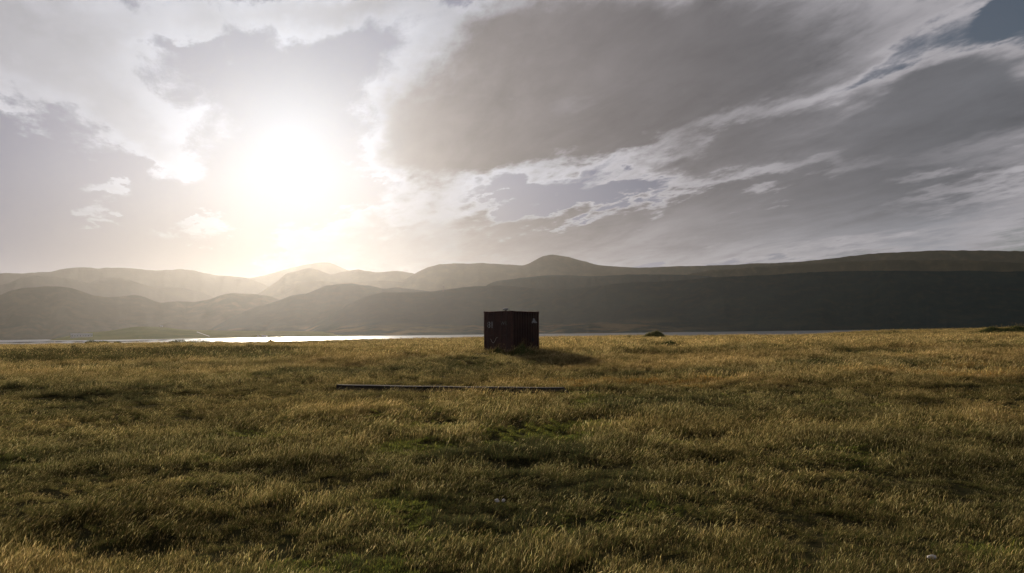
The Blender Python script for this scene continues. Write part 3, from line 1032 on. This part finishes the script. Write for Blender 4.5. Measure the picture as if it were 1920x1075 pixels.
class Blades:
    """collects curved ribbons: every row is one blade"""
    def __init__(self, rng):
        self.rng = rng
        self.co, self.fa, self.col, self.nv = [], [], [], 0

    def ribbon(self, root, h, lean, dirv, width, color, segs=3, taper=True, belly=False):
        n = len(h)
        r = self.rng
        s = np.linspace(0, 1, segs + 1)
        ang = r.uniform(0, np.pi, n)
        wv = np.stack([np.cos(ang), np.sin(ang), np.zeros(n)], -1)
        pts, cols = [], []
        for k, u in enumerate(s):
            p = root + dirv * (h * lean * u ** 2)[:, None]
            p[:, 2] += h * u * (1 - 0.30 * lean * u)
            if belly:
                wk = width * (0.25 + 1.0 * np.sin(np.pi * min(0.97, 0.08 + u * 0.9)))
            else:
                wk = width * ((1 - u ** 1.6) if taper else 1.0) + 0.0004
            pts += [p - wv * (wk / 2)[:, None], p + wv * (wk / 2)[:, None]]
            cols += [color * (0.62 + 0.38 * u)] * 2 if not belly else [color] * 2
        co = np.stack(pts, 1)                    # n, 2(segs+1), 3
        cc = np.stack(cols, 1)
        m = 2 * (segs + 1)
        base = self.nv + np.arange(n)[:, None] * m
        for k in range(segs):
            self.fa.append(np.stack([base[:, 0] + 2 * k, base[:, 0] + 2 * k + 1, base[:, 0] + 2 * k + 3, base[:, 0] + 2 * k + 2], -1))
        self.co.append(co.reshape(-1, 3))
        self.col.append(cc.reshape(-1, 3))
        self.nv += n * m
        return root + dirv * (h * lean)[:, None] + np.stack([np.zeros(n), np.zeros(n), h * (1 - 0.30 * lean)], -1)

    def mesh(self, name):
        co, fa, col = np.concatenate(self.co), np.concatenate(self.fa), np.concatenate(self.col)
        me = bpy.data.meshes.new(name)
        me.vertices.add(len(co))
        me.vertices.foreach_set('co', co.ravel())
        me.loops.add(fa.size)
        me.loops.foreach_set('vertex_index', fa.ravel().astype(np.int32))
        me.polygons.add(len(fa))
        me.polygons.foreach_set('loop_start', np.arange(0, fa.size, 4, dtype=np.int32))
        me.polygons.foreach_set('loop_total', np.full(len(fa), 4, np.int32))
        me.update()
        at = me.attributes.new('bcol', 'FLOAT_COLOR', 'POINT')
        at.data.foreach_set('color', np.concatenate([col, np.ones((len(col), 1))], 1).ravel().astype(np.float32))
        return me


def pick(rng, n, names, weights):
    pal = np.array([PAL[k] for k in names])
    c = pal[rng.choice(len(names), n, p=np.array(weights) / sum(weights))]
    return c * rng.uniform(0.7, 1.3, (n, 1)) * rng.uniform(0.93, 1.07, (n, 3))


def wind(rng, n, spread=0.9):
    a = rng.normal(0.0, spread, n)               # blown towards +x
    return np.stack([np.cos(a), np.sin(a), np.zeros(n)], -1)


def patch_blades(b, rng, cls, n, R, fat=1.0, rootfn=None, seeds=None, tall=1.0):
    q = rng.uniform(0, 1, n) ** 0.5 * R
    a = rng.uniform(0, 2 * np.pi, n)
    root = np.stack([q * np.cos(a), q * np.sin(a), np.full(n, -0.03)], -1)
    if rootfn:
        root = rootfn(n)
    spec = {
        'mix': (['olive', 'brown', 'green', 'tan', 'straw'], [5, 3, 2.5, 2, 0.6], 0.06, 0.18, 0.7, 0.10),
        'seed': (['olive', 'tan', 'brown', 'straw'], [4, 3, 3, 1.5], 0.09, 0.22, 0.6, 0.17),
        'green': (['green', 'lime', 'olive', 'brown'], [3, 2.2, 4, 1.5], 0.03, 0.10, 0.9, 0.0),
        'orange': (['brown', 'orange', 'tan', 'olive'], [4, 1.4, 2.5, 2.5], 0.08, 0.20, 0.4, 0.05),
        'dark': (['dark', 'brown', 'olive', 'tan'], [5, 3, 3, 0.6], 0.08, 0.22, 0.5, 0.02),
    }[cls]
    names, wts, h0, h1, lean, sd = spec
    sd = sd if seeds is None else seeds
    h = rng.uniform(h0, h1, n) * (0.75 + 0.5 * rng.random(n)) * tall
    b.ribbon(root, h, rng.uniform(0.1, 1.0, n) * lean * 1.3, wind(rng, n, 1.3), rng.uniform(0.004, 0.008, n) * fat * (1.5 if cls == 'green' else 1), pick(rng, n, names, wts))
    if cls != 'green':                            # broken straws lying between the tufts
        k = max(2, int(n * 0.03))
        b.ribbon((root[rng.choice(n, k)] if not rootfn else rootfn(k)) + np.array([0, 0, 0.05]), rng.uniform(0.04, 0.10, k), rng.uniform(1.8, 4.0, k), wind(rng, k, 2.0),
                 np.full(k, 0.005 * fat), pick(rng, k, ['straw', 'seed', 'tan'], [3, 1, 2]), taper=False)
    m = int(n * sd * 0.35)
    if m:
        rt = root[rng.choice(n, m)] if not rootfn else rootfn(m)
        hs = rng.uniform(0.14, 0.42, m) * tall ** 0.6
        ln = rng.uniform(0.15, 0.75, m)
        dv = wind(rng, m, 0.6)
        tip = b.ribbon(rt, hs, ln, dv, np.full(m, 0.0035 * fat), pick(rng, m, ['tan', 'straw', 'olive'], [3, 2, 2]), taper=False)
        # the drooping seed head
        hl = rng.uniform(0.06, 0.17, m)
        d2 = dv * 1.0
        cs = pick(rng, m, ['seed', 'straw', 'tan', 'brown'], [3, 3, 3, 2]) * rng.uniform(0.6, 1.25, (m, 1))
        for j in range(2):
            b.ribbon(tip - dv * 0.012 - np.array([0, 0, 0.012]), hl * rng.uniform(0.7, 1.0, m), ln * rng.uniform(0.7, 1.5, m), d2, rng.uniform(0.004, 0.0075, m) * fat, cs, belly=True)


CLS = ['mix', 'seed', 'green', 'orange', 'dark']
NV = 4
src = bpy.data.collections.new('grass_sources')   # shapes the grass is grown from; not part of the scene itself
k_ = 0
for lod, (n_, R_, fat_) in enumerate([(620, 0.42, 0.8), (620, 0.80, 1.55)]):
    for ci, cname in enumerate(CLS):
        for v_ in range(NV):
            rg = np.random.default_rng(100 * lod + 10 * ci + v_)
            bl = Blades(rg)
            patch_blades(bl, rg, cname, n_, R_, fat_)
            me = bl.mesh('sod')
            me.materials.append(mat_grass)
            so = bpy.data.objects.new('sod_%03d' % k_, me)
            src.objects.link(so)
            k_ += 1

# where the tufts grow
def scatter(y0, y1, dens, margin):
    half = math.tan(math.radians(36.0))
    n = int(dens * (y1 - y0) * 2 * (half * y1 + margin))
    x = RNG.uniform(-(half * y1 + margin), half * y1 + margin, n)
    y = RNG.uniform(y0, y1, n)
    keep = (np.abs(x) < half * y + margin)
    return x[keep], y[keep]


parts_ = []
for (y0, y1, dens, margin, lod) in [(5.5, 22, 18.0, 3, 0), (22, 48, 11.0, 4, 0), (48, 95, 3.4, 6, 1), (95, 240, 1.3, 12, 1)]:
    x, y = scatter(y0, y1, dens, margin)
    parts_.append((x, y, np.full(len(x), lod)))
gxp = np.concatenate([p_[0] for p_ in parts_])
gyp = np.concatenate([p_[1] for p_ in parts_])
glod = np.concatenate([p_[2] for p_ in parts_])
ok = gyp < shore_y(gxp) + 3
# nothing grows under the container or the beam
cl = np.array([math.sin(ANG), math.cos(ANG)])
ce = np.array([-math.cos(ANG), math.sin(ANG)])
rel = np.stack([gxp - CORNER.x, gyp - CORNER.y], -1)
u_, v_ = rel @ cl, rel @ ce
ok &= ~((u_ > -0.05) & (u_ < CL + 0.05) & (v_ > -0.05) & (v_ < CW + 0.05))
bd = np.array([BB.x - BA.x, BB.y - BA.y])
bl_ = np.hypot(*bd)
bd = bd / bl_
rb = np.stack([gxp - BA.x, gyp - BA.y], -1)
along, across = rb @ bd, rb @ np.array([-bd[1], bd[0]])
ok &= ~((along > -0.1) & (along < bl_ + 0.1) & (np.abs(across) < 0.30))
for (mpx, mdist, mw, mdeep) in ((1240, 58.0, 120, 0.5), (978, 50.0, 60, 0.5)):      # the humps carry their own grass
    md_ = ray(mpx, 660)
    mt = mdist / md_.y
    mr = mw / FPX * mt / 2 * 0.8
    ok &= np.hypot((gxp - md_.x * mt) / mr, (gyp - mdist) / (mr * mdeep)) > 1.0
gxp, gyp, glod = gxp[ok], gyp[ok], glod[ok]
along, across = along[ok], across[ok]
n_pts = len(gxp)
# plant communities in patches; the bands further down only pick the dark class
A1 = fbm(gxp / 5.0, gyp / 3.6, 61, 4)
A2 = fbm(gxp / 2.2, gyp / 1.6, 62, 3)
A3 = fbm(gxp / 13.0, gyp / 7.0, 63, 3)
far_ = sstep(gyp, 20, 55)
cls = np.zeros(n_pts, int)
cls[(A1 + 0.5 * A2 + 0.62 * far_) > 0.50] = 1
cls[(A3 * 0.5 - A1 * 0.6 + 0.8 * A2) > 0.34 + 0.25 * far_] = 2
cls[(A1 * 0.8 - A2 * 0.3) < -0.34 + 0.03 * far_] = 4
org = np.exp(-(((gxp - 4.5) / 4.0) ** 2 + ((gyp - 33.0) / 2.2) ** 2)) + np.exp(-(((gxp - 21) / 6.0) ** 2 + ((gyp - 36.0) / 3.0) ** 2))
cls[(org + 0.7 * A2) > 0.62] = 3
band = 1.35 * sstep(gyp, 43, 52) * (1 - sstep(gyp, 76, 94)) * (1 - sstep(gxp / gyp, -0.34, -0.20))  # wide band on the left set to the darker grass class
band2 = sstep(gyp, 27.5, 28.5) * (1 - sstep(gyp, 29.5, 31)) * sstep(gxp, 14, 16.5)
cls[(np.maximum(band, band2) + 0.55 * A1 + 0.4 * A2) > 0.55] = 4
near_beam = (along > -0.3) & (along < bl_ + 0.3) & (np.abs(across) < 0.9)
cls[near_beam & (cls == 1)] = 0
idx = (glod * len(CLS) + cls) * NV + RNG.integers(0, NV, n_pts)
A4 = fbm(gxp / 1.1, gyp / 0.9, 64, 3)
size = RNG.uniform(0.65, 1.2, n_pts) * (0.88 + 0.35 * np.clip(A3, -0.5, 0.8) + 0.55 * A4)
size = np.clip(size, 0.35, 1.6) * (0.74 + 0.26 * far_)
size = size * (1 - 0.25 * near_beam)
size = size * (1 - 0.45 * np.exp(-(((gxp - CORNER.x + 0.2) / 3.2) ** 2 + ((gyp - CORNER.y + 2.5) / 4.0) ** 2)))   # cropped round the container
bright = np.clip(1.0 + 0.55 * A2 + 0.35 * A3, 0.55, 1.6) * RNG.uniform(0.85, 1.15, n_pts)
tint = np.stack([bright * (1 + 0.10 * A1), bright, bright * (1 - 0.10 * A1), np.ones(n_pts)], -1)
gust = fbm(gxp / 3.0, gyp / 2.2, 65, 3)
turn = np.stack([RNG.normal(0, 0.16, n_pts), 0.10 + 0.45 * gust + RNG.normal(0, 0.15, n_pts), RNG.uniform(-0.7, 0.7, n_pts)], -1)
tint[:, 0] *= 0.94 + 0.06 * sstep(gyp, 14, 40)
tint[:, :3] *= (0.96 + 0.06 * sstep(gyp, 12, 45))[:, None]
me = bpy.data.meshes.new('grass')
me.vertices.add(n_pts)
me.vertices.foreach_set('co', np.stack([gxp, gyp, ground_z(gxp, gyp)], -1).ravel())
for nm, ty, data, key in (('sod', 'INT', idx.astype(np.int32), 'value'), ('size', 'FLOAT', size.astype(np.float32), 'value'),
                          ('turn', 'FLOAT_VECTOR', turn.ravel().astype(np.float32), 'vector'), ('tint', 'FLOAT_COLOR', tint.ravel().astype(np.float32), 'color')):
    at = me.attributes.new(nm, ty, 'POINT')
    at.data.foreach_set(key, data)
grass = link('grass', me)
tag(grass, 'wind blown dry and green grass covering the field', 'grass', kind='stuff')
gt = bpy.data.node_groups.new('grow_grass', 'GeometryNodeTree')
gt.interface.new_socket('Geometry', in_out='INPUT', socket_type='NodeSocketGeometry')
gt.interface.new_socket('Geometry', in_out='OUTPUT', socket_type='NodeSocketGeometry')
gi, go = gt.nodes.new('NodeGroupInput'), gt.nodes.new('NodeGroupOutput')
ci_ = gt.nodes.new('GeometryNodeCollectionInfo')
ci_.inputs['Collection'].default_value = src
ci_.inputs['Separate Children'].default_value = True
ci_.inputs['Reset Children'].default_value = True
ip = gt.nodes.new('GeometryNodeInstanceOnPoints')
ip.inputs['Pick Instance'].default_value = True


def named(nm, ty):
    n = gt.nodes.new('GeometryNodeInputNamedAttribute')
    n.data_type = ty
    n.inputs['Name'].default_value = nm
    return n.outputs[0]


gt.links.new(gi.outputs[0], ip.inputs['Points'])
gt.links.new(ci_.outputs[0], ip.inputs['Instance'])
gt.links.new(named('sod', 'INT'), ip.inputs['Instance Index'])
gt.links.new(named('turn', 'FLOAT_VECTOR'), ip.inputs['Rotation'])
gt.links.new(named('size', 'FLOAT'), ip.inputs['Scale'])
gt.links.new(ip.outputs[0], go.inputs[0])
md = grass.modifiers.new('grow', 'NODES')
md.node_group = gt

# ---------------------------------------------------------------- mounds and shrubs
mat_mound = principled('mound_turf', (0.05, 0.065, 0.022), 1.0, spec=0.0, build=lambda n: n.mix(n.ramp(n.noise(objco(n), 1.5, 5, 0.6), 0.35, 0.65), (0.04, 0.05, 0.018, 1), (0.075, 0.09, 0.03, 1)))


def mound(label, px, py, wpx, hpx, cls_, seed, n=2600, dist=None, deep=0.6, fat=2.0, top=None):
    if dist:
        d = ray(px, py)
        t = dist / d.y
        p, t = Vector((d.x * t, dist, float(ground_z(d.x * t, dist)))), t
    else:
        p, t = ground_hit(px, py)
    wid, hgt = wpx / FPX * t / 2, hpx / FPX * t
    if top:                                      # a top whose silhouette shows above the field
        d = ray(px, top)
        hgt = max(0.25, EYE.z + d.z * p.y / d.y - p.z)
    rg = np.random.default_rng(seed)
    root = empty('grass_mound', p)
    tag(root, label, 'mound', 'grassy mounds')

    def zfun(x, y):
        r = np.hypot(x / wid, y / (wid * deep))
        r = r * (1 + 0.25 * fbm(x / wid * 1.5 + seed, y / wid * 1.5, seed, 3))
        return hgt * 0.72 * (1 - sstep(r, 0.1, 1.0)) * (1 + 0.6 * fbm(x / wid * 3, y / wid * 3 + seed, seed + 5, 3)) - 0.25 * sstep(r, 0.8, 1.2)
    gx_, gy_ = np.meshgrid(np.linspace(-1.25, 1.25, 41) * wid, np.linspace(-1.25, 1.25, 31) * wid * deep)
    gz_ = zfun(gx_, gy_) + ground_z(gx_ + p.x, gy_ + p.y) - p.z
    link('mound_body', grid_mesh('mound_body', gx_, gy_, gz_), mat_mound, root)
    bl = Blades(rg)

    def rootfn(m):
        a, q = rg.uniform(0, 2 * np.pi, m), rg.uniform(0, 1, m) ** 0.5
        x, y = np.cos(a) * q * wid, np.sin(a) * q * wid * deep
        return np.stack([x, y, zfun(x, y) + ground_z(x + p.x, y + p.y) - p.z - 0.02], -1)
    patch_blades(bl, rg, cls_, n // 2, 1, fat, rootfn, 0.0, 1.0 if p.y < 80 else 2.6)
    patch_blades(bl, rg, 'dark' if cls_ == 'dark' else 'mix', n // 2, 1, fat, rootfn, 0.22, 1.3 if p.y < 80 else 2.6)
    o = link('grass_blades', bl.mesh('grass_blades'), mat_tuft, root)
    o['kind'] = 'stuff'
    return root


mound('green grassy mound on the shoreline right of the container', 1226, 630, 62, 11, 'green', 71, fat=4, n=3600, dist=158, top=617)
mound('smaller low mound left of the shoreline mound', 1180, 632, 30, 4, 'green', 72, n=900, fat=4, dist=150, top=627.5)
mound('tussocky mound in the field with a shadow to its right', 1240, 664, 120, 15, 'dark', 73, n=2600, fat=1.6, dist=58, top=635, deep=0.5)
mound('long mound on the skyline at the right edge', 1885, 619, 150, 12, 'green', 74, n=4200, dist=130, deep=0.3, fat=4, top=610)
mound('grass tussock leaning against the near corner of the container', 978, 668, 60, 17, 'mix', 75, n=3000, dist=50.0, deep=0.5, fat=1.6, top=646)
mound('pale grass tussock at the door end of the container', 932, 664, 36, 9, 'seed', 76, n=1500, dist=50.7, deep=0.5, fat=1.6, top=652)
mound('low green hump left of the container', 840, 668, 44, 7, 'green', 77, n=1600, fat=2, dist=56, top=655)
mound('dark little mound on the shore below the sun', 508, 643, 22, 6, 'dark', 78, n=700, fat=4, dist=160, top=637)


def shrub(label, px, py, wpx, hpx, seed):
    d = ray(px, py)
    yy = 0.0
    for _ in range(6):                             # the brink of the field under this sight line
        yy = float(shore_y(d.x / d.y * (yy or 180.0))) - 4.0
    p = Vector((d.x / d.y * yy, yy, float(ground_z(d.x / d.y * yy, yy))))
    t = yy / d.y
    wid = wpx / FPX * t / 2
    hgt = max(0.75, EYE.z + d.z * t - p.z)
    rg = np.random.default_rng(seed)
    root = empty('low_shrub', p)
    tag(root, label, 'shrub', 'low shrubs along the left shore')
    for k in range(6):
        a = rg.uniform(0, 6.28)
        q = Vector((math.cos(a) * wid * rg.uniform(0.2, 0.8), math.sin(a) * wid * 0.4, hgt * rg.uniform(0.5, 0.85)))
        bm = bmesh.new()
        cyl_bm(bm, (q.x * 0.4, q.y * 0.4, -0.15), q, 0.035, 0.012, 5)
        from_bm('stem', bm, mat_frame, root)
    n = 1500
    a, q, h = rg.uniform(0, 6.28, n), rg.uniform(0, 1, n) ** 0.5, rg.uniform(0, 1, n)
    env = 0.55 + 0.45 * vnoise(np.cos(a) * q * 4 + seed, np.sin(a) * q * 4, seed)
    x, y = np.cos(a) * q * wid, np.sin(a) * q * wid * 0.6
    z = h * hgt * env * np.sqrt(np.clip(1 - q ** 2.5, 0.04, 1)) - 0.05
    s = rg.uniform(0.06, 0.14, n)
    ax = rg.normal(size=(n, 3))
    ax /= np.linalg.norm(ax, axis=1)[:, None]
    bx = np.cross(ax, rg.normal(size=(n, 3)))
    bx /= np.linalg.norm(bx, axis=1)[:, None]
    c = np.stack([x, y, z], -1)
    co = np.stack([c - ax * s[:, None], c + bx * s[:, None] * 0.45, c + ax * s[:, None], c - bx * s[:, None] * 0.45], 1)
    me = bpy.data.meshes.new('foliage')
    me.from_pydata(co.reshape(-1, 3).tolist(), [], np.arange(4 * n).reshape(n, 4).tolist())
    at = me.attributes.new('bcol', 'FLOAT_COLOR', 'POINT')
    col = np.repeat(pick(rg, n, ['dark', 'green', 'olive'], [5, 2, 2]), 4, 0)
    at.data.foreach_set('color', np.concatenate([col, np.ones((len(col), 1))], 1).ravel().astype(np.float32))
    link('foliage', me, mat_tuft, root)


shrub('dark shrub below the white farm building', 172, 635.5, 26, 6, 81)
shrub('dark shrub right of the one below the farm building', 194, 636.5, 26, 5, 82)
shrub('flat dark shrub farther right along the left shore', 220, 638.5, 16, 3.5, 83)
shrub('left of two wide shrubs before the glittering water', 334, 634.5, 36, 6, 84)
shrub('right of two wide shrubs before the glittering water', 372, 635.0, 52, 6, 85)
shrub('small shrub at the right end of the left shore shrubs', 412, 638.0, 26, 3, 86)
